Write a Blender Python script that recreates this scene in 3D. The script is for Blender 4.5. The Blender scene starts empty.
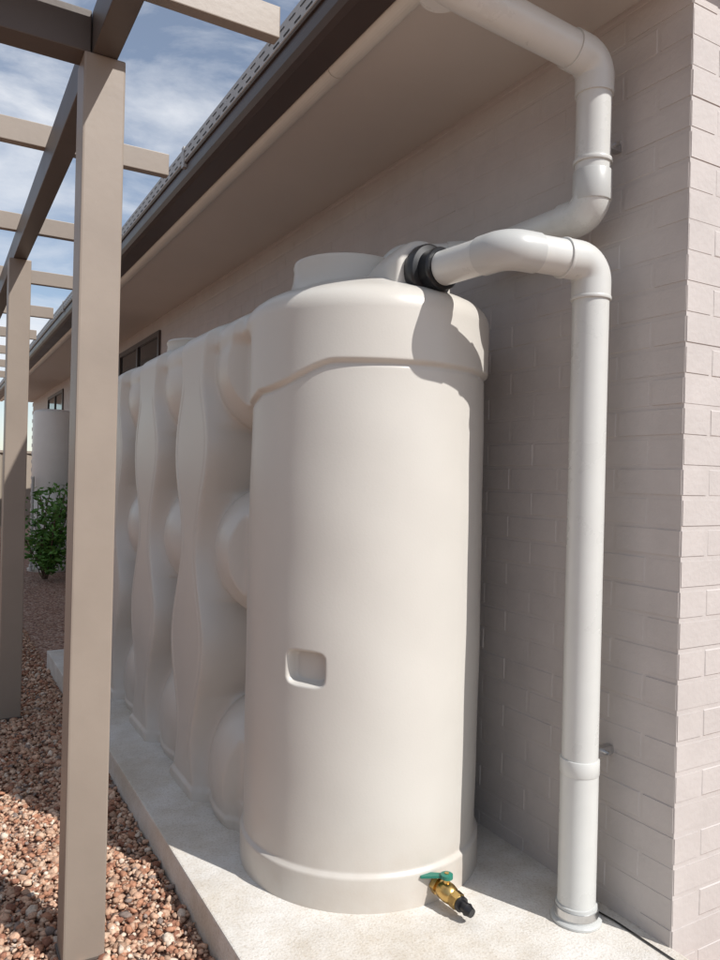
import bpy, bmesh, math, random
import numpy as np
from mathutils import Vector, Matrix
random.seed(7); rng=np.random.default_rng(7)
S=bpy.context.scene
COL=S.collection
# ---------------------------------------------------------------- helpers
def link(o,parent=None):
    COL.objects.link(o)
    if parent: o.parent=parent
    return o
def empty(name):
    o=bpy.data.objects.new(name,None); COL.objects.link(o); return o
def mesh_obj(name,v,f,mat=None,parent=None,smooth=False):
    m=bpy.data.meshes.new(name); m.from_pydata([tuple(p) for p in v],[],[tuple(q) for q in f]); m.update()
    if smooth: m.polygons.foreach_set('use_smooth',[True]*len(m.polygons))
    o=bpy.data.objects.new(name,m)
    if mat: m.materials.append(mat)
    return link(o,parent)
def bm_obj(name,bm,mat,parent=None,smooth=False):
    m=bpy.data.meshes.new(name); bm.to_mesh(m); bm.free()
    if smooth: m.polygons.foreach_set('use_smooth',[True]*len(m.polygons))
    if mat: m.materials.append(mat)
    return link(bpy.data.objects.new(name,m),parent)
def box(name,a,b,mat,parent=None,bev=0.0,seg=2):
    bm=bmesh.new(); bmesh.ops.create_cube(bm,size=1)
    for v in bm.verts:
        v.co=Vector(((a[i]+b[i])/2+v.co[i]*(b[i]-a[i]) for i in range(3)))
    if bev: bmesh.ops.bevel(bm,geom=bm.edges[:],offset=bev,segments=seg,affect='EDGES',profile=0.6)
    return bm_obj(name,bm,mat,parent)
def revolve(name,prof,origin,axis,mat,parent=None,n=40,smooth=True,polyn=None):
    n=polyn or n
    ax=Vector(axis).normalized(); q=ax.to_track_quat('Z','Y')
    v=[];f=[]
    for t,r in prof:
        for i in range(n):
            a=2*math.pi*i/n
            v.append(Vector(origin)+q@Vector((r*math.cos(a),r*math.sin(a),t)))
    for k in range(len(prof)-1):
        for i in range(n):
            j=(i+1)%n
            f.append((k*n+i,k*n+j,(k+1)*n+j,(k+1)*n+i))
    f.append(tuple(range(n))[::-1]); f.append(tuple((len(prof)-1)*n+i for i in range(n)))
    o=mesh_obj(name,v,f,mat,parent)
    if smooth: shade(o,35)
    return o
def shade(o,ang=35):
    me=o.data
    me.polygons.foreach_set('use_smooth',[True]*len(me.polygons))
    bm=bmesh.new(); bm.from_mesh(me)
    for e in bm.edges:
        if len(e.link_faces)==2 and e.calc_face_angle(0)>math.radians(ang): e.smooth=False
    bm.to_mesh(me); bm.free()
def path_round(pts,rad,seg=10):
    P=[Vector(p) for p in pts]; out=[P[0]]
    for i in range(1,len(P)-1):
        a=(P[i-1]-P[i]).normalized(); b=(P[i+1]-P[i]).normalized()
        ang=a.angle(b); L=rad/math.tan(ang/2)
        s=P[i]+a*L; e=P[i]+b*L
        bis=(a+b).normalized(); c=P[i]+bis*(rad/math.sin(ang/2))
        v0=(s-c); v1=(e-c); th=v0.angle(v1)
        for k in range(seg+1):
            t=k/seg
            w=(v0*math.sin((1-t)*th)+v1*math.sin(t*th))/math.sin(th)
            out.append(c+w)
    out.append(P[-1]); return out
def tube(name,pts,r,mat,parent=None,n=32,cap=True):
    v=[];f=[]; N=len(pts)
    T=[]
    for i in range(N):
        t=(pts[min(i+1,N-1)]-pts[max(i-1,0)]).normalized(); T.append(t)
    nrm=T[0].orthogonal().normalized()
    for i in range(N):
        if i: nrm=(T[i-1].rotation_difference(T[i])@nrm); nrm=(nrm-T[i]*nrm.dot(T[i])).normalized()
        bn=T[i].cross(nrm)
        for k in range(n):
            a=2*math.pi*k/n
            v.append(pts[i]+(nrm*math.cos(a)+bn*math.sin(a))*r)
    for i in range(N-1):
        for k in range(n):
            j=(k+1)%n; f.append((i*n+k,i*n+j,(i+1)*n+j,(i+1)*n+k))
    if cap: f.append(tuple(range(n))[::-1]); f.append(tuple((N-1)*n+k for k in range(n)))
    o=mesh_obj(name,v,f,mat,parent); shade(o,40); return o
# ---------------------------------------------------------------- materials
def mat(name,base,rough=0.5,var=0.06,vscale=4,bump=0.0,bscale=60,metal=0,spec=0.5,dirt=None,bdist=0.002):
    m=bpy.data.materials.new(name); m.use_nodes=True
    nt=m.node_tree; N=nt.nodes; L=nt.links; b=N['Principled BSDF']
    tc=N.new('ShaderNodeTexCoord')
    no=N.new('ShaderNodeTexNoise'); no.inputs['Scale'].default_value=vscale; no.inputs['Detail'].default_value=6
    no.inputs['Roughness'].default_value=0.6
    L.new(tc.outputs['Object'],no.inputs['Vector'])
    cr=N.new('ShaderNodeValToRGB')
    cr.color_ramp.elements[0].position=0.3; cr.color_ramp.elements[1].position=0.7
    lo=[c*(1-var) for c in base]; hi=[min(1,c*(1+var)) for c in base]
    cr.color_ramp.elements[0].color=(*lo,1); cr.color_ramp.elements[1].color=(*hi,1)
    L.new(no.outputs['Fac'],cr.inputs['Fac'])
    L.new(cr.outputs['Color'],b.inputs['Base Color'])
    b.inputs['Roughness'].default_value=rough; b.inputs['Metallic'].default_value=metal
    b.inputs['Specular IOR Level'].default_value=spec
    mr=N.new('ShaderNodeMapRange'); mr.inputs['To Min'].default_value=max(0,rough-0.08); mr.inputs['To Max'].default_value=min(1,rough+0.1)
    L.new(no.outputs['Fac'],mr.inputs['Value']); L.new(mr.outputs['Result'],b.inputs['Roughness'])
    if bump:
        n2=N.new('ShaderNodeTexNoise'); n2.inputs['Scale'].default_value=bscale; n2.inputs['Detail'].default_value=5
        L.new(tc.outputs['Object'],n2.inputs['Vector'])
        bp=N.new('ShaderNodeBump'); bp.inputs['Strength'].default_value=bump; bp.inputs['Distance'].default_value=bdist
        L.new(n2.outputs['Fac'],bp.inputs['Height']); L.new(bp.outputs['Normal'],b.inputs['Normal'])
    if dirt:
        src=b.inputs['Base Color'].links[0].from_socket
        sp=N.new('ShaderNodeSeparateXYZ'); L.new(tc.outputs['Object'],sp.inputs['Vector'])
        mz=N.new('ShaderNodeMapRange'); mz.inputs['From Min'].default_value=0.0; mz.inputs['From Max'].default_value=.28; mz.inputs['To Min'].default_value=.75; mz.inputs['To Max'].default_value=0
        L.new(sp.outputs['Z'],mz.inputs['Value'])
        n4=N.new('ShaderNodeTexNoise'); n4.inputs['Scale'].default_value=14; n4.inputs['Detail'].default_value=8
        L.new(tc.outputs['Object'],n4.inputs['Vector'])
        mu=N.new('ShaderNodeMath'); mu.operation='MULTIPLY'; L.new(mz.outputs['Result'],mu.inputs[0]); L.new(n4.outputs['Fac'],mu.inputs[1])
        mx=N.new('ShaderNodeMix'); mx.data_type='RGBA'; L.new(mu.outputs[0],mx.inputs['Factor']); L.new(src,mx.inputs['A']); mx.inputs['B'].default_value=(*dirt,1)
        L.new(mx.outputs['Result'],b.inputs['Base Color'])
    return m
M_brick=mat('painted_brick',(0.505,0.462,0.437),0.58,0.05,7,0.5,60,spec=0.35,bdist=0.003)
M_soffit=mat('soffit_paint',(0.58,0.535,0.485),0.6,0.03,2,0.15,30)
M_cream=mat('cream_paint',(0.72,0.69,0.62),0.45,0.04,5)
M_brown=mat('gutter_brown',(0.065,0.045,0.038),0.4,0.1,6)
M_grey=mat('gutter_grey',(0.40,0.39,0.38),0.5,0.1,8)
M_dark=mat('dark_void',(0.02,0.018,0.016),0.7,0.1,8)
M_tile=mat('roof_tile',(0.20,0.18,0.17),0.8,0.2,8,0.5,40)
M_perg=mat('pergola_paint',(0.265,0.218,0.178),0.42,0.08,3,0.2,40)
M_beam=mat('beam_shaded_brown',(0.085,0.066,0.055),0.45,0.08,3,0.2,40)  # dark brown: shade on beam sides and undersides put into the colour
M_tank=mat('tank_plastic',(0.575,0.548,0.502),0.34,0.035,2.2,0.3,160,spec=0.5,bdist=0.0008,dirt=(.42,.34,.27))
M_pvc=mat('pvc_pipe',(0.60,0.60,0.575),0.28,0.04,6,spec=0.5)
M_pvc2=mat('pvc_socket',(0.50,0.505,0.49),0.33,0.04,6,spec=0.5)
M_black=mat('black_rubber',(0.012,0.012,0.014),0.35,0.1,10)
M_brass=mat('brass',(0.62,0.42,0.16),0.32,0.15,40,0.2,100,metal=1)
M_teal=mat('teal_handle',(0.02,0.17,0.12),0.4,0.1,20)
M_steel=mat('steel_band',(0.6,0.6,0.6),0.3,0.1,30,metal=1)
M_glass=mat('window_glass',(0.03,0.035,0.04),0.08,0.1,3)
M_leaf=mat('leaf',(0.09,0.22,0.035),0.5,0.45,9)
M_bark=mat('bark',(0.12,0.08,0.05),0.8,0.2,20)
M_heater=mat('heater_paint',(0.80,0.79,0.76),0.4,0.03,4)
M_fence=mat('fence_paint',(0.30,0.25,0.20),0.6,0.06,4)
def concrete():
    m=mat('concrete',(0.70,0.675,0.635),0.8,0.08,5,0.7,150,spec=0.25,bdist=0.003)
    nt=m.node_tree;N=nt.nodes;L=nt.links;b=N['Principled BSDF']
    src=b.inputs['Base Color'].links[0].from_socket
    tc=[n for n in N if n.type=='TEX_COORD'][0]
    n2=N.new('ShaderNodeTexNoise'); n2.inputs['Scale'].default_value=2.3; n2.inputs['Detail'].default_value=10; n2.inputs['Roughness'].default_value=0.72
    L.new(tc.outputs['Object'],n2.inputs['Vector'])
    r=N.new('ShaderNodeValToRGB'); r.color_ramp.elements[0].position=0.38; r.color_ramp.elements[0].color=(0.78,0.73,0.66,1); r.color_ramp.elements[1].position=0.6; r.color_ramp.elements[1].color=(1,1,1,1)
    L.new(n2.outputs['Fac'],r.inputs['Fac'])
    n3=N.new('ShaderNodeTexNoise'); n3.inputs['Scale'].default_value=110; n3.inputs['Detail'].default_value=4
    L.new(tc.outputs['Object'],n3.inputs['Vector'])
    r3=N.new('ShaderNodeValToRGB'); r3.color_ramp.elements[0].position=0.30; r3.color_ramp.elements[0].color=(0.84,0.81,0.77,1); r3.color_ramp.elements[1].position=0.5; r3.color_ramp.elements[1].color=(1,1,1,1)
    L.new(n3.outputs['Fac'],r3.inputs['Fac'])
    cur=src
    for rr in (r,r3):
        mx=N.new('ShaderNodeMix'); mx.data_type='RGBA'; mx.blend_type='MULTIPLY'; mx.inputs['Factor'].default_value=1
        L.new(cur,mx.inputs['A']); L.new(rr.outputs['Color'],mx.inputs['B']); cur=mx.outputs['Result']
    L.new(cur,b.inputs['Base Color'])
    return m
M_conc=concrete()
def stone_mat():
    m=bpy.data.materials.new('gravel_stone'); m.use_nodes=True
    nt=m.node_tree;N=nt.nodes;L=nt.links;b=N['Principled BSDF']
    at=N.new('ShaderNodeAttribute'); at.attribute_name='Col'
    tc=N.new('ShaderNodeTexCoord'); no=N.new('ShaderNodeTexNoise'); no.inputs['Scale'].default_value=120; no.inputs['Detail'].default_value=3
    L.new(tc.outputs['Object'],no.inputs['Vector'])
    mr=N.new('ShaderNodeMapRange'); mr.inputs['From Min'].default_value=.3; mr.inputs['From Max'].default_value=.7; mr.inputs['To Min'].default_value=.7; mr.inputs['To Max'].default_value=1.2
    L.new(no.outputs['Fac'],mr.inputs['Value'])
    vm=N.new('ShaderNodeVectorMath'); vm.operation='SCALE'
    L.new(at.outputs['Color'],vm.inputs[0]); L.new(mr.outputs['Result'],vm.inputs['Scale'])
    L.new(vm.outputs['Vector'],b.inputs['Base Color']); b.inputs['Roughness'].default_value=0.8
    b.inputs['Specular IOR Level'].default_value=0.25
    return m
M_stone=stone_mat()
def ground_mat():
    m=bpy.data.materials.new('gravel_ground'); m.use_nodes=True
    nt=m.node_tree;N=nt.nodes;L=nt.links;b=N['Principled BSDF']
    tc=N.new('ShaderNodeTexCoord'); vo=N.new('ShaderNodeTexVoronoi'); vo.inputs['Scale'].default_value=50
    L.new(tc.outputs['Object'],vo.inputs['Vector'])
    sep=N.new('ShaderNodeSeparateColor'); L.new(vo.outputs['Color'],sep.inputs['Color'])
    r=N.new('ShaderNodeValToRGB'); e=r.color_ramp.elements
    e[0].color=(0.14,0.07,0.05,1); e[1].color=(0.50,0.38,0.30,1); x=e.new(0.5); x.color=(0.34,0.19,0.13,1)
    L.new(sep.outputs['Red'],r.inputs['Fac']); L.new(r.outputs['Color'],b.inputs['Base Color'])
    bp=N.new('ShaderNodeBump'); bp.inputs['Strength'].default_value=1; bp.inputs['Distance'].default_value=0.012; bp.invert=True
    L.new(vo.outputs['Distance'],bp.inputs['Height']); L.new(bp.outputs['Normal'],b.inputs['Normal'])
    b.inputs['Roughness'].default_value=0.9
    return m
M_ground=ground_mat()

GZ=-0.10; WX=1.81; CY=1.337
# ---------------------------------------------------------------- ground
mesh_obj('ground',[(-150,-150,GZ-.02),(150,-150,GZ-.02),(150,150,GZ-.02),(-150,150,GZ-.02)],[(0,1,2,3)],M_ground)
def gravel():
    def pts(x0,x1,y0,y1,dens):
        n=int((x1-x0)*(y1-y0)*dens)
        return np.stack([rng.uniform(x0,x1,n),rng.uniform(y0,y1,n)],1)
    P=np.concatenate([pts(0.0,.728,1.3,5,6500),pts(0.0,.728,5,10,3000),pts(-1.2,0,0.8,6,1000),pts(.0,.728,.3,1.3,1500)])
    # a few stones kicked up on the slab edge
    n=len(P)
    t=(1+5**.5)/2
    iv=np.array([(-1,t,0),(1,t,0),(-1,-t,0),(1,-t,0),(0,-1,t),(0,1,t),(0,-1,-t),(0,1,-t),(t,0,-1),(t,0,1),(-t,0,-1),(-t,0,1)],float)
    iv/=np.linalg.norm(iv[0])
    fi=np.array([(0,11,5),(0,5,1),(0,1,7),(0,7,10),(0,10,11),(1,5,9),(5,11,4),(11,10,2),(10,7,6),(7,1,8),(3,9,4),(3,4,2),(3,2,6),(3,6,8),(3,8,9),(4,9,5),(2,4,11),(6,2,10),(8,6,7),(9,8,1)])
    sc=rng.gamma(5,0.0088/5,(n,1,1)).clip(.004,.020)
    an=rng.uniform(.5,1.15,(n,1,3)); an[:,:,2]*=.7
    V=iv[None]*(1+rng.normal(0,.17,(n,12,1)))
    V=V*an*sc*1.15
    a=rng.uniform(0,6.283,n); ca,sa=np.cos(a),np.sin(a)
    ti=rng.normal(0,.45,n); ct,st=np.cos(ti),np.sin(ti)
    y=V[:,:,1]*ct[:,None]-V[:,:,2]*st[:,None]; z=V[:,:,1]*st[:,None]+V[:,:,2]*ct[:,None]; x=V[:,:,0]
    X=x*ca[:,None]-y*sa[:,None]; Y=x*sa[:,None]+y*ca[:,None]
    V=np.stack([X+P[:,0:1],Y+P[:,1:2],z+GZ-.012+rng.uniform(-.004,.012,(n,1))],2).reshape(-1,3)
    F=(fi[None]+12*np.arange(n)[:,None,None]).reshape(-1,3)
    me=bpy.data.meshes.new('gravel')
    me.vertices.add(len(V)); me.vertices.foreach_set('co',V.ravel())
    me.loops.add(F.size); me.loops.foreach_set('vertex_index',F.ravel().astype(np.int32))
    me.polygons.add(len(F)); me.polygons.foreach_set('loop_start',np.arange(0,F.size,3,dtype=np.int32))
    me.update(calc_edges=True)
    pal=np.array([(.54,.34,.235),(.42,.21,.13),(.62,.44,.32),(.68,.56,.45),(.30,.14,.09),(.46,.30,.21),(.27,.21,.18),(.57,.36,.245)])
    w=np.array([.21,.18,.17,.08,.09,.12,.05,.10]); w/=w.sum()
    c=pal[rng.choice(len(pal),n,p=w)]*rng.uniform(.8,1.12,(n,1))
    C=np.ones((n,12,4)); C[:,:,:3]=c[:,None]
    at=me.color_attributes.new('Col','FLOAT_COLOR','POINT'); at.data.foreach_set('color',C.ravel())
    me.materials.append(M_stone)
    link(bpy.data.objects.new('gravel',me))
gravel()
slab=empty('concrete_slab')
box('slab_body',(.735,-0.6,GZ-.15),(WX+.004,5.7,0),M_conc,slab,.006)
mesh_obj('expansion_joint',[(1.765,-.5,.0035),(1.773,-.5,.0035),(1.772,1.5,.0035),(1.758,1.6,.0035),(1.750,1.6,.0035),(1.764,1.5,.0035)],[(0,1,2,5),(5,2,3,4)],M_dark,slab)
# ---------------------------------------------------------------- house
house=empty('brick_house')
HY=17.0; HX=9.0; ZT=2.745
WINS=[(6.9,8.6,1.3,2.62),(12.8,14.6,1.3,2.62)]
def bricks():
    v=[];f=[]
    def q(o,u,w,nrm,u0,u1,w0,w1,d):
        s=len(v); c=.0045
        j=lambda:random.uniform(-.0010,.0010)
        for (a,b) in ((u0,w0),(u1,w0),(u1,w1),(u0,w1)):
            v.append(o+u*a+w*b-nrm*.001)
        for (a,b) in ((u0+c,w0+c),(u1-c,w0+c),(u1-c,w1-c),(u0+c,w1-c)):
            v.append(o+u*(a+j())+w*(b+j())+nrm*(d+j()*.5))
        f.extend([(s+4,s+5,s+6,s+7)]+[(s+i,s+(i+1)%4,s+4+(i+1)%4,s+4+i) for i in range(4)])
    H=.086; n=int((ZT-GZ)/H)+1
    oX=Vector((WX+.0015,CY,0)); oY=Vector((WX,CY+.0015,0))
    bm=bmesh.new()
    for k in range(n):
        z0=GZ+.004+k*H-.02; z1=min(z0+.079,ZT-.002)
        if z1-z0<.01: continue
        ev=k%2==0
        ly=.23 if ev else .11; lx=.11 if ev else .23
        r=bmesh.ops.create_cube(bm,size=1); e=random.uniform(-.0013,.0008); e2=random.uniform(-.001,.0008)
        for vv in r['verts']:
            c=vv.co
            vv.co=Vector((WX+e+(c.x+.5)*lx, CY+e2+(c.y+.5)*ly, (z0+z1)/2+c.z*(z1-z0)))
        y=ly+.007
        while y<HY-CY-.05:
            L=.233
            yy=CY+y
            inwin=any(a-.02<yy+.2 and yy<b+.02 and z1>c0-.02 and z0<d0+.02 for a,b,c0,d0 in WINS)
            if not inwin:
                q(oX,Vector((0,-1,0)),Vector((0,0,1)),Vector((-1,0,0)),-(y+L)+random.uniform(-.001,.001),-y,z0,z1,.0015+random.uniform(-.0007,.0008))
            y+=.24
        x=lx+.007
        while x<HX-WX:
            q(oY,Vector((1,0,0)),Vector((0,0,1)),Vector((0,-1,0)),x,x+.233,z0,z1,.0015+random.uniform(-.0007,.0008))
            x+=.24
    bmesh.ops.bevel(bm,geom=bm.edges[:],offset=.004,segments=2,affect='EDGES')
    bm_obj('corner_bricks',bm,M_brick,house)
    mesh_obj('brick_faces',v,f,M_brick,house)
bricks()
box('wall_core',(WX+.0015,CY+.0015,GZ-.1),(HX,HY,ZT+.05),M_brick,house)
for a,b,c,d in WINS:
    box('window_glass',(WX-.004,a+.05,c+.05),(WX+.001,b-.05,d-.05),M_glass,house)
    for nm,A,B in (('window_head',(a,d-.05),(b,d)),('window_base',(a,c),(b,c+.05)),('window_jamb',(a,c+.05),(a+.05,d-.05)),('window_jamb',(b-.05,c+.05),(b,d-.05)),('window_mullion',((a+b)/2-.025,c+.05),((a+b)/2+.025,d-.05))):
        box(nm,(WX-.02,A[0],A[1]),(WX+.001,B[0],B[1]),M_brown,house)
    box('window_sill',(WX-.04,a-.02,c-.09),(WX+.001,b+.02,c-.003),M_brick,house)
RY0=1.26
box('soffit',(1.245,RY0,ZT),(WX+.3,HY+.3,ZT+.02),M_soffit,house)
def extrude_y(name,prof,y0,y1,mt,close=False,smooth=False):
    n=len(prof); v=[(x,y0,z) for x,z in prof]+[(x,y1,z) for x,z in prof]
    f=[(i,i+1,n+i+1,n+i) for i in range(n-1)]
    if close: f+= [(n-1,0,n,2*n-1),tuple(range(n)),tuple(range(n,2*n))[::-1]]
    o=mesh_obj(name,v,f,mt,house)
    if smooth: shade(o,50)
    return o
bead=[(1.218+.034*math.cos(a),ZT-.002+.026*math.sin(a)) for a in np.linspace(0,-math.pi,12)]+[(1.184,ZT+.03),(1.252,ZT+.03)]
segs=[RY0,2.35,5.2,8.05,10.9,13.75,HY+.3]
for i in range(len(segs)-1): extrude_y('fascia_bead',bead,segs[i]+.002,segs[i+1]-.002,M_cream,True)
gp=[(1.183,2.86),(1.183,2.738),(1.09,2.738),(1.068,2.746),(1.055,2.765),(1.050,2.79),(1.052,2.815),(1.044,2.815),(1.040,2.822),(1.10,2.83)]
extrude_y('gutter',gp,RY0,HY+.3,M_brown,True)
extrude_y('gutter_face',[(1.043,2.8225),(1.038,2.826),(1.038,2.892),(1.044,2.898),(1.052,2.892),(1.052,2.8225)],RY0,HY+.3,M_grey,True)
v=[];f=[]
y=RY0+.02
while y<HY:
    for z0,z1 in((2.834,2.841),(2.868,2.873)):
        s=len(v); yy=y+(0 if z0<2.85 else .045)
        v+=[(1.0365,yy,z0),(1.0365,yy+.05,z0),(1.0365,yy+.05,z1),(1.0365,yy,z1)]; f.append((s,s+3,s+2,s+1))
    y+=.09
mesh_obj('gutter_slots',v,f,M_dark,house)
for yj in (3.6,7.5,11.5): box('gutter_joint',(1.034,yj,2.80),(1.06,yj+.035,2.9),M_grey,house)
def roof():
    v=[];f=[]
    slope=math.tan(math.radians(22))
    x=1.09; zb=2.91
    while x<5.1:
        x1=x+.33
        v0=len(v); z0=zb+(x-1.09)*slope; z1=z0+.33*slope-.02
        v+=[(x,RY0,z0),(x,HY+.3,z0),(x,RY0,z0+.03),(x,HY+.3,z0+.03),(x1,RY0,z1+.03),(x1,HY+.3,z1+.03)]
        f+=[(v0,v0+2,v0+3,v0+1),(v0+2,v0+4,v0+5,v0+3)]
        x=x1
    mesh_obj('roof_tiles',v,f,M_tile,house)
    zr=2.91+(5.1-1.09)*slope
    mesh_obj('roof_back',[(5.05,RY0,zr),(5.05,HY+.3,zr),(HX+.6,HY+.3,2.85),(HX+.6,RY0,2.85)],[(0,1,2,3)],M_tile,house)
    mesh_obj('gable',[(WX,CY+.02,ZT),(HX,CY+.02,ZT),(5.05,CY+.02,zr-.05)],[(0,1,2)],M_brick,house)
    mesh_obj('gable',[(WX,HY-.02,ZT),(HX,HY-.02,ZT),(5.05,HY-.02,zr-.05)],[(0,1,2)],M_brick,house)
    vv=[];ff=[];y=RY0
    while y<HY:
        s=len(vv); m=7
        for i in range(m):
            t=i/(m-1); h=.028*math.sin(math.pi*t)
            vv+= [(1.085,y+.3*t,2.898),(1.085,y+.3*t,2.93+h),(1.4,y+.3*t,2.93+h+.31*slope)]
        for i in range(m-1):
            a=s+3*i; ff+=[(a,a+1,a+4,a+3),(a+1,a+2,a+5,a+4)]
        y+=.3
    mesh_obj('eave_tiles',vv,ff,M_tile,house)
roof()
# ---------------------------------------------------------------- tank
tank=empty('water_tank')
def sst(x,a,b):
    t=np.clip((x-a)/(b-a),0,1); return t*t*(3-2*t)
def build_tank():
    cx,cy,R=1.32,2.24,.40; yb=4.50
    pts=[];nor=[]
    def arc(c0,a0,a1,ds):
        n=int(abs(a1-a0)*R/ds)
        for i in range(n):
            a=a0+(a1-a0)*i/n
            nor.append((math.cos(a),math.sin(a))); pts.append((cx+R*math.cos(a),c0+R*math.sin(a)))
    arc(cy,0,-math.pi,.005)
    n=int((yb-cy)/.007)
    for i in range(n): pts.append((cx-R,cy+(yb-cy)*i/n)); nor.append((-1,0))
    arc(yb,math.pi,0,.015)
    n=int((yb-cy)/.012)
    for i in range(n): pts.append((cx+R,yb-(yb-cy)*i/n)); nor.append((1,0))
    P=np.array(pts);Nn=np.array(nor); m=len(P)
    zs=np.unique(np.round(np.concatenate([np.arange(0,.14,.005),np.arange(.14,.63,.010),np.arange(.63,.80,.004),np.arange(.80,1.5,.010),np.arange(1.5,1.68,.005),np.arange(1.68,1.811,.008)]),4))
    Z=zs[:,None]*np.ones((1,m)); Yp=np.ones((len(zs),1))*P[None,:,1]; Xp=P[None,:,0]*np.ones((len(zs),1))
    o=np.zeros_like(Z)
    rec=np.zeros_like(Z)
    pitch=(yb-cy)/3
    groove=np.zeros_like(Z)
    for c in range(3):
        yv=cy+pitch*(c+.5)+(.02 if c==0 else 0)
        ph=np.cos(2*np.pi*(Z-.2)/.8)
        hwv=.205+.060*ph
        hwv=hwv*(1-0.20*sst(Z,1.60,1.80))
        near=Yp<yv
        if c==0: hw=np.where(near,.20+0*hwv,hwv)
        else: hw=hwv
        dy=np.abs(Yp-yv)
        V=1-sst(dy,hw-.055,hw+.008)
        depth=.225*np.ones_like(Z)
        lob=np.zeros_like(Z)
        for z0,rz,hh in((.14,.31,.205),(1.0,.25,.205),(1.70,.25,.215)):
            q=1-((Z-z0)/rz)**2-((Yp-yv)/.34)**2
            lob=np.maximum(lob,hh*np.clip(q,0,1)**.5)
        d=depth-lob
        rec=np.maximum(rec,V*d)
        groove=np.maximum(groove,np.exp(-((dy-hw-.038)/.006)**2)*(~near if c==0 else 1)*sst(Z,.12,.2)*(1-sst(Z,1.62,1.7)))
    dyc=np.clip(Yp-cy,0,.30)
    circ=R-np.sqrt(R*R-dyc**2)
    lim=sst(Yp,cy+.20,cy+.40)
    rec=np.maximum(rec,circ*(1-lim)*(Yp<cy+.45))
    rec=rec*(1-sst(Yp,yb-.1,yb+.02))
    rec*=1-.45*sst(Z,1.76,1.81)
    o-=rec; o-=.004*groove
    front=1-sst(Yp,cy+.20,cy+.34)
    leftness=np.clip((cx-Xp)/R,0,1)+np.clip((Yp-cy)*1.2,0,.3)
    zst=1.635-.105*sst(leftness,.70,1.15)
    o+=front*.013*sst(Z,zst,zst+.012)
    o-=front*.004*np.exp(-((Z-zst+.002)/.006)**2)
    zbb=.105
    o+=.012*(1-sst(Z,zbb-.004,zbb+.008))*front+.012*(1-sst(Z,.03,.05))*(1-front)
    o+=front*.005*np.sin(np.clip((Z-.1)/1.5,0,1)*np.pi)
    s_ang=np.degrees(np.arctan2(Yp-cy,Xp-cx))
    o+=.0012*np.exp(-((s_ang+72)/.35)**2)*(Yp<cy)*(Z>.12)*(Z<1.6)
    o+=.0013*np.sin(Xp*9+Z*5.1)*np.sin(Yp*7+Z*3.3)+.0006*np.sin(Z*17+Xp*13)
    hx,hy,hz=.986,2.013,.71
    ta=math.atan2(hy-cy,hx-cx)
    ds=(np.radians(s_ang)-ta)*R
    e=((np.abs(ds)/.068)**5+(np.abs(Z-hz)/.054)**5)**.2
    o-=(Yp<cy)*.040*(1-sst(e,.80,1.0))
    X=Xp+Nn[None,:,0]*o; Y=Yp+Nn[None,:,1]*o
    rows=[np.stack([X[k],Y[k],Z[k]],1) for k in range(len(zs))]
    oo=o[-1]
    for ins,zz in((.002,1.822),(.006,1.835),(.013,1.848),(.023,1.860),(.038,1.872),(.06,1.884),(.09,1.897),(.12,1.91),(.15,1.924),(.175,1.935),(.20,1.942),(.24,1.946),(.30,1.95),(.36,1.95),(.398,1.95)):
        k=np.clip(1-ins/.30,0,1)
        r=np.stack([P[:,0]+Nn[:,0]*(oo*k-ins),P[:,1]+Nn[:,1]*(oo*k-ins),np.full(m,zz)],1)
        rows.append(r)
    V=np.concatenate(rows)
    f=[]
    K=len(rows)
    for k in range(K-1):
        a=k*m;b=(k+1)*m
        for i in range(m):
            j=(i+1)%m
            f.append((a+i,b+i,b+j,a+j))
    f.append(tuple((K-1)*m+i for i in range(m)))
    mesh_obj('tank_shell',V.tolist(),f,M_tank,tank,True)
build_tank()
revolve('lid_neck',[(-.05,.228),(0,.225),(.010,.214),(.05,.204),(.09,.200),(.105,.203),(.118,.200),(.122,.19),(.126,0.03)],(1.325,2.42,1.95),(0,0,1),M_tank,tank,72)
revolve('lid_mesh',[(.1265,.17),(.130,.165),(.132,.01)],(1.325,2.42,1.95),(0,0,1),M_dark,tank,48)
revolve('lid_neck',[(-.05,.225),(0,.222),(.012,.205),(.05,.198),(.07,.204),(.08,.198),(.085,.03)],(1.32,4.1,1.95),(0,0,1),M_tank,tank,60)
def boss():
    v=[];f=[]; n=28
    secs=[(1.945,.088,0),(1.95,.100,0),(1.965,.106,0),(2.02,.108,-.004),(2.10,.104,-.012),(2.2,.095,-.03),(2.32,.075,-.06),(2.42,.04,-.09)]
    for y,r,dz in secs:
        for i in range(n):
            a=2*math.pi*i/n
            x=math.cos(a)*r; z=math.sin(a)*r
            if z<0: z*=1.6; x*=1.0+.25*min(1,-z/.12)
            v.append((1.345+x,y,1.950+dz+z))
    for k in range(len(secs)-1):
        for i in range(n):
            j=(i+1)%n; f.append((k*n+i,k*n+j,(k+1)*n+j,(k+1)*n+i))
    f.append(tuple(range(n))[::-1])
    o=mesh_obj('inlet_boss',v,f,M_tank,tank)
    sm=o.modifiers.new('s','SUBSURF'); sm.levels=1; sm.render_levels=2
    o.data.polygons.foreach_set('use_smooth',[True]*len(o.data.polygons))
boss()
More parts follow.
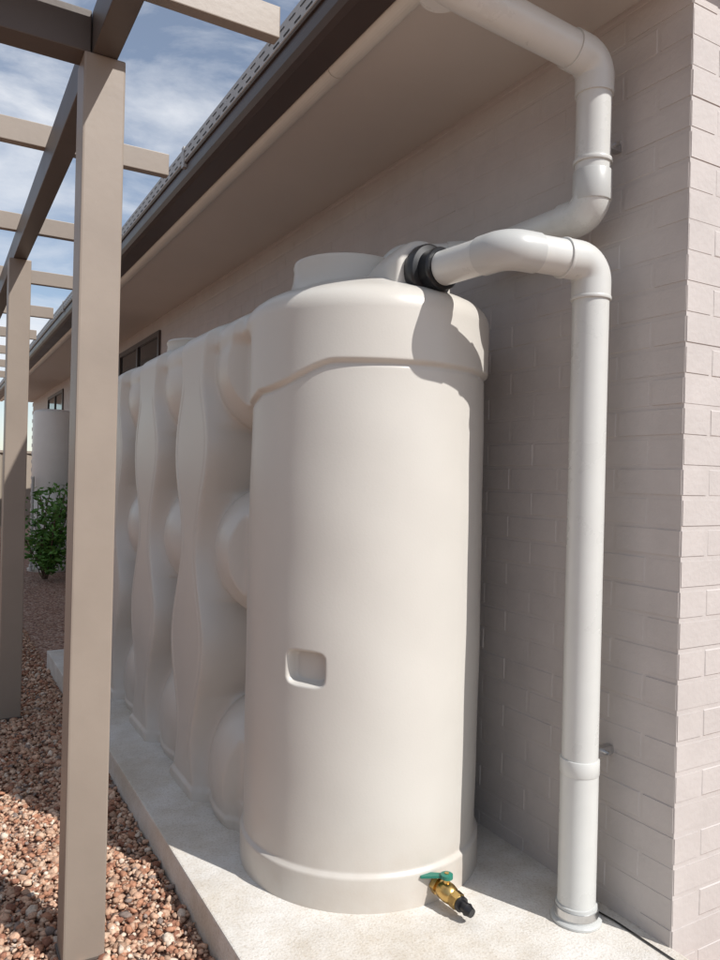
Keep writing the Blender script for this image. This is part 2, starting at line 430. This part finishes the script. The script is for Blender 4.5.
# ---------------------------------------------------------------- pipes
Pr=.053
def collar(p,ax,L,par,r=Pr+.005,m=None,nm='socket'):
    revolve(nm,[(-L/2,Pr),(-L/2,r-.001),(-L/2+.002,r),(L/2-.002,r),(L/2,r-.001),(L/2,Pr)],p,ax,m or M_pvc,par,32)
def elbow(c,a,b,par,r=Pr+.004,rad=.060,m=None,leg=.105):
    a=Vector(a).normalized();b=Vector(b).normalized();c=Vector(c)
    p=path_round([c-a*leg,c,c+b*leg],rad,12)
    tube('elbow',p,r,m or M_pvc,par,36)
ov=empty('overflow_pipe')
px,py,pz=1.68,1.566,1.945
ip=Vector((1.345,1.96,pz))
bp=Vector((1.385,1.60,pz))
tube('pipe',path_round([(px,py,-.01),(px,py,pz),bp,ip-(ip-bp).normalized()*.10],.060,10),Pr,M_pvc,ov)
d=(bp-Vector((px,py,pz))).normalized(); d2=(ip-bp).normalized()
elbow((px,py,pz),(0,0,1),d,ov,m=M_pvc)
elbow(bp,d,d2,ov,m=M_pvc2,r=Pr+.004,leg=.095)
collar(Vector((px,py,pz-.108)),(0,0,1),.010,ov,Pr+.006)
collar(Vector((px,py,pz))+d*.105,d,.010,ov,Pr+.006)
zl=.455
collar((px,py,zl),(0,0,1),.045,ov,Pr+.0045)
tube('lower_pipe',[Vector((px,py,.0)),Vector((px,py,zl-.02))],Pr+.0025,M_pvc,ov)
revolve('floor_flange',[(0,.074),(.006,.074),(.01,.070),(.012,.063),(.05,.060),(.052,.054)],(px,py,.001),(0,0,1),M_pvc2,ov,36)
revolve('floor_band',[(0,.0585),(0,.064),(.022,.064),(.022,.0585)],(px,py,.02),(0,0,1),M_steel,ov,36)
c0=ip-d2*.11
revolve('rubber_coupling',[(.012,.054),(.012,.064),(.016,.067),(.024,.067),(.028,.065),(.058,.066),(.062,.083),(.068,.088),(.088,.089),(.100,.084),(.115,.08)],c0,d2,M_black,ov,40)
box('bracket',(px+.05,py-.012,.47),(WX+.001,py+.012,.495),M_steel,ov)
tube('bracket_bolt',[Vector((px+.095,py-.03,.482)),Vector((px+.095,py+.01,.482))],.006,M_steel,ov,8)
dp=empty('downpipe')
dx,dy,zb,zt=1.70,1.59,2.105,2.56
A=[Vector(a) for a in [(1.12,1.59,2.60),(dx,dy,zt),(dx,dy,zb),(1.675,2.10,zb-.01),(1.42,2.26,zb-.03),(1.42,2.26,1.93)]]
def dirn(i): return (A[i+1]-A[i]).normalized()
tube('pipe',path_round(A,.060,10),Pr-.001,M_pvc,dp)
for i in (1,2,3): elbow(A[i],dirn(i-1),dirn(i),dp,m=M_pvc)
elbow(A[4],dirn(3),dirn(4),dp,Pr+.004,.06)
tube('outlet',[Vector((1.13,1.59,2.72)),Vector((1.13,1.59,2.55))],Pr+.003,M_pvc,dp)
collar((dx,dy,zb+.150),(0,0,1),.012,dp,Pr+.005)
collar((dx,dy,zb+.075),(0,0,1),.09,dp,Pr+.0045,M_pvc2)
box('bracket',(dx+.05,dy-.012,2.31),(WX+.001,dy+.012,2.335),M_steel,dp)
tube('bracket_bolt',[Vector((dx+.08,dy-.035,2.322)),Vector((dx+.08,dy+.01,2.322))],.006,M_steel,dp,8)
# ---------------------------------------------------------------- tap
tap=empty('brass_tap')
to=Vector((1.355,1.865,.064)); ta=Vector((.14,-1,-.16)).normalized()
k_=1.12
def R_(nm,pr,og,ax,m,**kw): revolve(nm,[(t*k_,r*k_) for t,r in pr],og,ax,m,tap,**kw)
R_('inlet_hex',[(.0,.022),(.03,.024),(.032,.027),(.046,.027)],to,ta,M_brass,polyn=6,smooth=False)
R_('body',[(.046,.018),(.050,.021),(.060,.025),(.080,.026),(.095,.023),(.100,.018)],to,ta,M_brass,n=28)
R_('outlet_nut',[(.099,.019),(.101,.023),(.120,.023),(.122,.019)],to,ta,M_brass,polyn=8,smooth=False)
R_('hose_tail',[(.121,.018),(.124,.020),(.133,.020),(.134,.014),(.150,.015),(.151,.017),(.158,.014),(.168,.012)],to,ta,M_black,n=24)
st=to+ta*.072*k_
R_('stem',[(.02,.009),(.036,.009),(.036,.013),(.044,.013),(.044,.006),(.05,.006)],st,(0,0,1),M_brass,n=16)
bm=bmesh.new(); bmesh.ops.create_cube(bm,size=1)
for vv in bm.verts:
    c=vv.co.copy(); t=c.x+.5
    w=.018+.012*t
    vv.co=Vector((t*.088,c.y*w*1.1,c.z*.007-.004*t))
bmesh.ops.bevel(bm,geom=bm.edges[:],offset=.002,segments=2,affect='EDGES')
h=bm_obj('lever_handle',bm,M_teal,tap)
h.matrix_world=Matrix.Translation(st+Vector((.01,0,.044)))@Matrix.Rotation(math.radians(145),4,'Z')
R_('handle_hub',[(.036,.017),(.046,.017),(.048,.012)],st,(0,0,1),M_teal,n=16)
# ---------------------------------------------------------------- pergola
pg=empty('pergola')
PZ=2.47
for y in (2.25,4.60,6.95,9.3,11.65):
    for x in (.40,-2.6):
        box('post',(x-.057,y-.057,GZ-.05),(x+.057,y+.057,PZ),M_perg,pg,.006)
        box('post_foot',(x-.062,y-.062,GZ-.04),(x+.062,y+.062,GZ+.004),M_beam,pg,.003)
for x in (.40,-2.6):
    box('beam',(x-.035,1.75,PZ+.001),(x+.035,12.6,PZ+.125),M_beam,pg,.004)
box('end_beam',(-2.56,2.20,PZ+.0),(.362,2.29,PZ+.120),M_beam,pg,.004)
y=2.07
while y<12.8:
    box('rafter',(-3.1,y-.022,PZ+.127),(.87,y+.022,PZ+.22),M_perg,pg,.003)
    y+=1.2
# ---------------------------------------------------------------- background tank, shrub, fence
wh=empty('round_water_tank')
revolve('shell',[(0,.27),(.02,.285),(.06,.285),(.07,.275),(1.1,.275),(1.105,.272),(1.115,.272),(1.12,.275),(2.18,.275),(2.21,.268),(2.235,.24),(2.25,.18),(2.26,.02)],(1.48,11.3,GZ),(0,0,1),M_heater,wh,48)
revolve('base',[(0,.31),(.05,.31),(.055,.29)],(1.48,11.3,GZ-.04),(0,0,1),M_conc,wh,40)
tube('pipe',[Vector((1.2,11.1,GZ)),Vector((1.2,11.1,1.2))],.02,M_pvc2,wh,12)
def shrub():
    g=empty('leafy_shrub'); base=Vector((1.27,10.2,GZ))
    v=[];f=[]
    for s in range(20):
        p=[base+Vector((random.uniform(-.03,.03),random.uniform(-.03,.03),0))]
        dr=Vector((random.uniform(-.4,.4),random.uniform(-.4,.4),1)).normalized(); L=random.uniform(.55,1.3)
        n=7
        for i in range(n):
            dr=(dr+Vector((random.gauss(0,.12),random.gauss(0,.12),.02))).normalized()
            p.append(p[-1]+dr*L/n)
        tube('stem',p,.006,M_bark,g,6)
        for i in range(2,n+1):
            for k in range(14):
                c=p[i]+Vector((random.gauss(0,.055),random.gauss(0,.055),random.gauss(0,.05)))
                a=Vector((random.gauss(0,1),random.gauss(0,1),random.gauss(0,.6))).normalized()
                b=a.cross(Vector((random.gauss(0,1),random.gauss(0,1),random.gauss(0,1)))).normalized()
                l=random.uniform(.03,.055); w=l*.45; nn=a.cross(b)*l*.15
                q0=len(v); v+=[c-a*l,c-b*w+nn,c+a*l,c+b*w+nn]; f+=[(q0,q0+1,q0+2),(q0,q0+2,q0+3)]
    mesh_obj('leaves',v,f,M_leaf,g)
shrub()
fe=empty('metal_fence')
v=[];f=[];x=-8
k=0
while x<3:
    v+= [(x,20+(.03 if k%2 else 0),GZ),(x,20+(.03 if k%2 else 0),GZ+1.8)]
    x+=.05 if k%3 else .15; k+=1
n=len(v)//2
mesh_obj('panel',v,[(2*i,2*i+2,2*i+3,2*i+1) for i in range(n-1)],M_fence,fe)
box('top_rail',(-8,19.97,GZ+1.8),(3,20.06,GZ+1.86),M_fence,fe)
v=[];f=[]
y=-6;k=0
while y<20:
    v+= [(-6+(.03 if k%2 else 0),y,GZ),(-6+(.03 if k%2 else 0),y,GZ+1.8)]; y+=.05 if k%3 else .15; k+=1
n=len(v)//2
fe2=empty('metal_fence.001')
mesh_obj('panel',v,[(2*i,2*i+2,2*i+3,2*i+1) for i in range(n-1)],M_fence,fe2)
box('top_rail',(-6.03,-6,GZ+1.8),(-5.95,19.9,GZ+1.86),M_fence,fe2)
# ---------------------------------------------------------------- light
SAZ=24.5; SEL=45
sd=Vector((math.sin(math.radians(SAZ))*math.cos(math.radians(SEL)),-math.cos(math.radians(SAZ))*math.cos(math.radians(SEL)),math.sin(math.radians(SEL))))
sl=bpy.data.lights.new('sun','SUN'); sl.energy=4.9; sl.angle=math.radians(.5); sl.color=(1,.97,.93)
so=bpy.data.objects.new('sun',sl); so.rotation_euler=sd.to_track_quat('Z','Y').to_euler(); COL.objects.link(so)
w=bpy.data.worlds.new('World'); S.world=w; w.use_nodes=True
nt=w.node_tree;N=nt.nodes;L=nt.links; bg=N['Background']
sk=N.new('ShaderNodeTexSky'); sk.sky_type='NISHITA'; sk.sun_disc=False; sk.dust_density=.3; sk.ozone_density=1.3
sk.sun_elevation=math.radians(SEL); sk.sun_rotation=math.atan2(sd.x,sd.y)
tc=N.new('ShaderNodeTexCoord'); mp=N.new('ShaderNodeMapping'); mp.inputs['Scale'].default_value=(1.0,1.0,3.2)
L.new(tc.outputs['Generated'],mp.inputs['Vector'])
no=N.new('ShaderNodeTexNoise'); no.inputs['Scale'].default_value=3.2; no.inputs['Detail'].default_value=9; no.inputs['Roughness'].default_value=.58; no.inputs['Distortion'].default_value=.4
L.new(mp.outputs['Vector'],no.inputs['Vector'])
r=N.new('ShaderNodeValToRGB'); r.color_ramp.elements[0].position=.42; r.color_ramp.elements[1].position=.66
r.color_ramp.elements[0].color=(0.14,.14,.14,1); r.color_ramp.elements[1].color=(.9,.9,.9,1)
L.new(no.outputs['Fac'],r.inputs['Fac'])
mx=N.new('ShaderNodeMix'); mx.data_type='RGBA'
L.new(r.outputs['Color'],mx.inputs['Factor']); L.new(sk.outputs['Color'],mx.inputs['A']); mx.inputs['B'].default_value=(7.9,8.1,8.5,1)
L.new(mx.outputs['Result'],bg.inputs['Color']); bg.inputs['Strength'].default_value=.112
# ---------------------------------------------------------------- camera
cam=bpy.data.cameras.new('camera'); co=bpy.data.objects.new('camera',cam); COL.objects.link(co)
cam.sensor_fit='VERTICAL'; cam.sensor_height=24; cam.lens=18.5; cam.clip_end=500; cam.clip_start=.02
cam.shift_y=-2/960
ya=math.radians(30); a=math.radians(1.38)
F=Vector((math.sin(ya),math.cos(ya),0)); R0=Vector((math.cos(ya),-math.sin(ya),0)); U0=Vector((0,0,1))
Rr=R0*math.cos(a)+U0*math.sin(a); U=U0*math.cos(a)-R0*math.sin(a)
co.matrix_world=Matrix(((Rr.x,U.x,-F.x,0),(Rr.y,U.y,-F.y,0),(Rr.z,U.z,-F.z,1.29),(0,0,0,1)))
S.camera=co
S.view_settings.view_transform='Standard'; S.view_settings.look='None'; S.view_settings.exposure=0
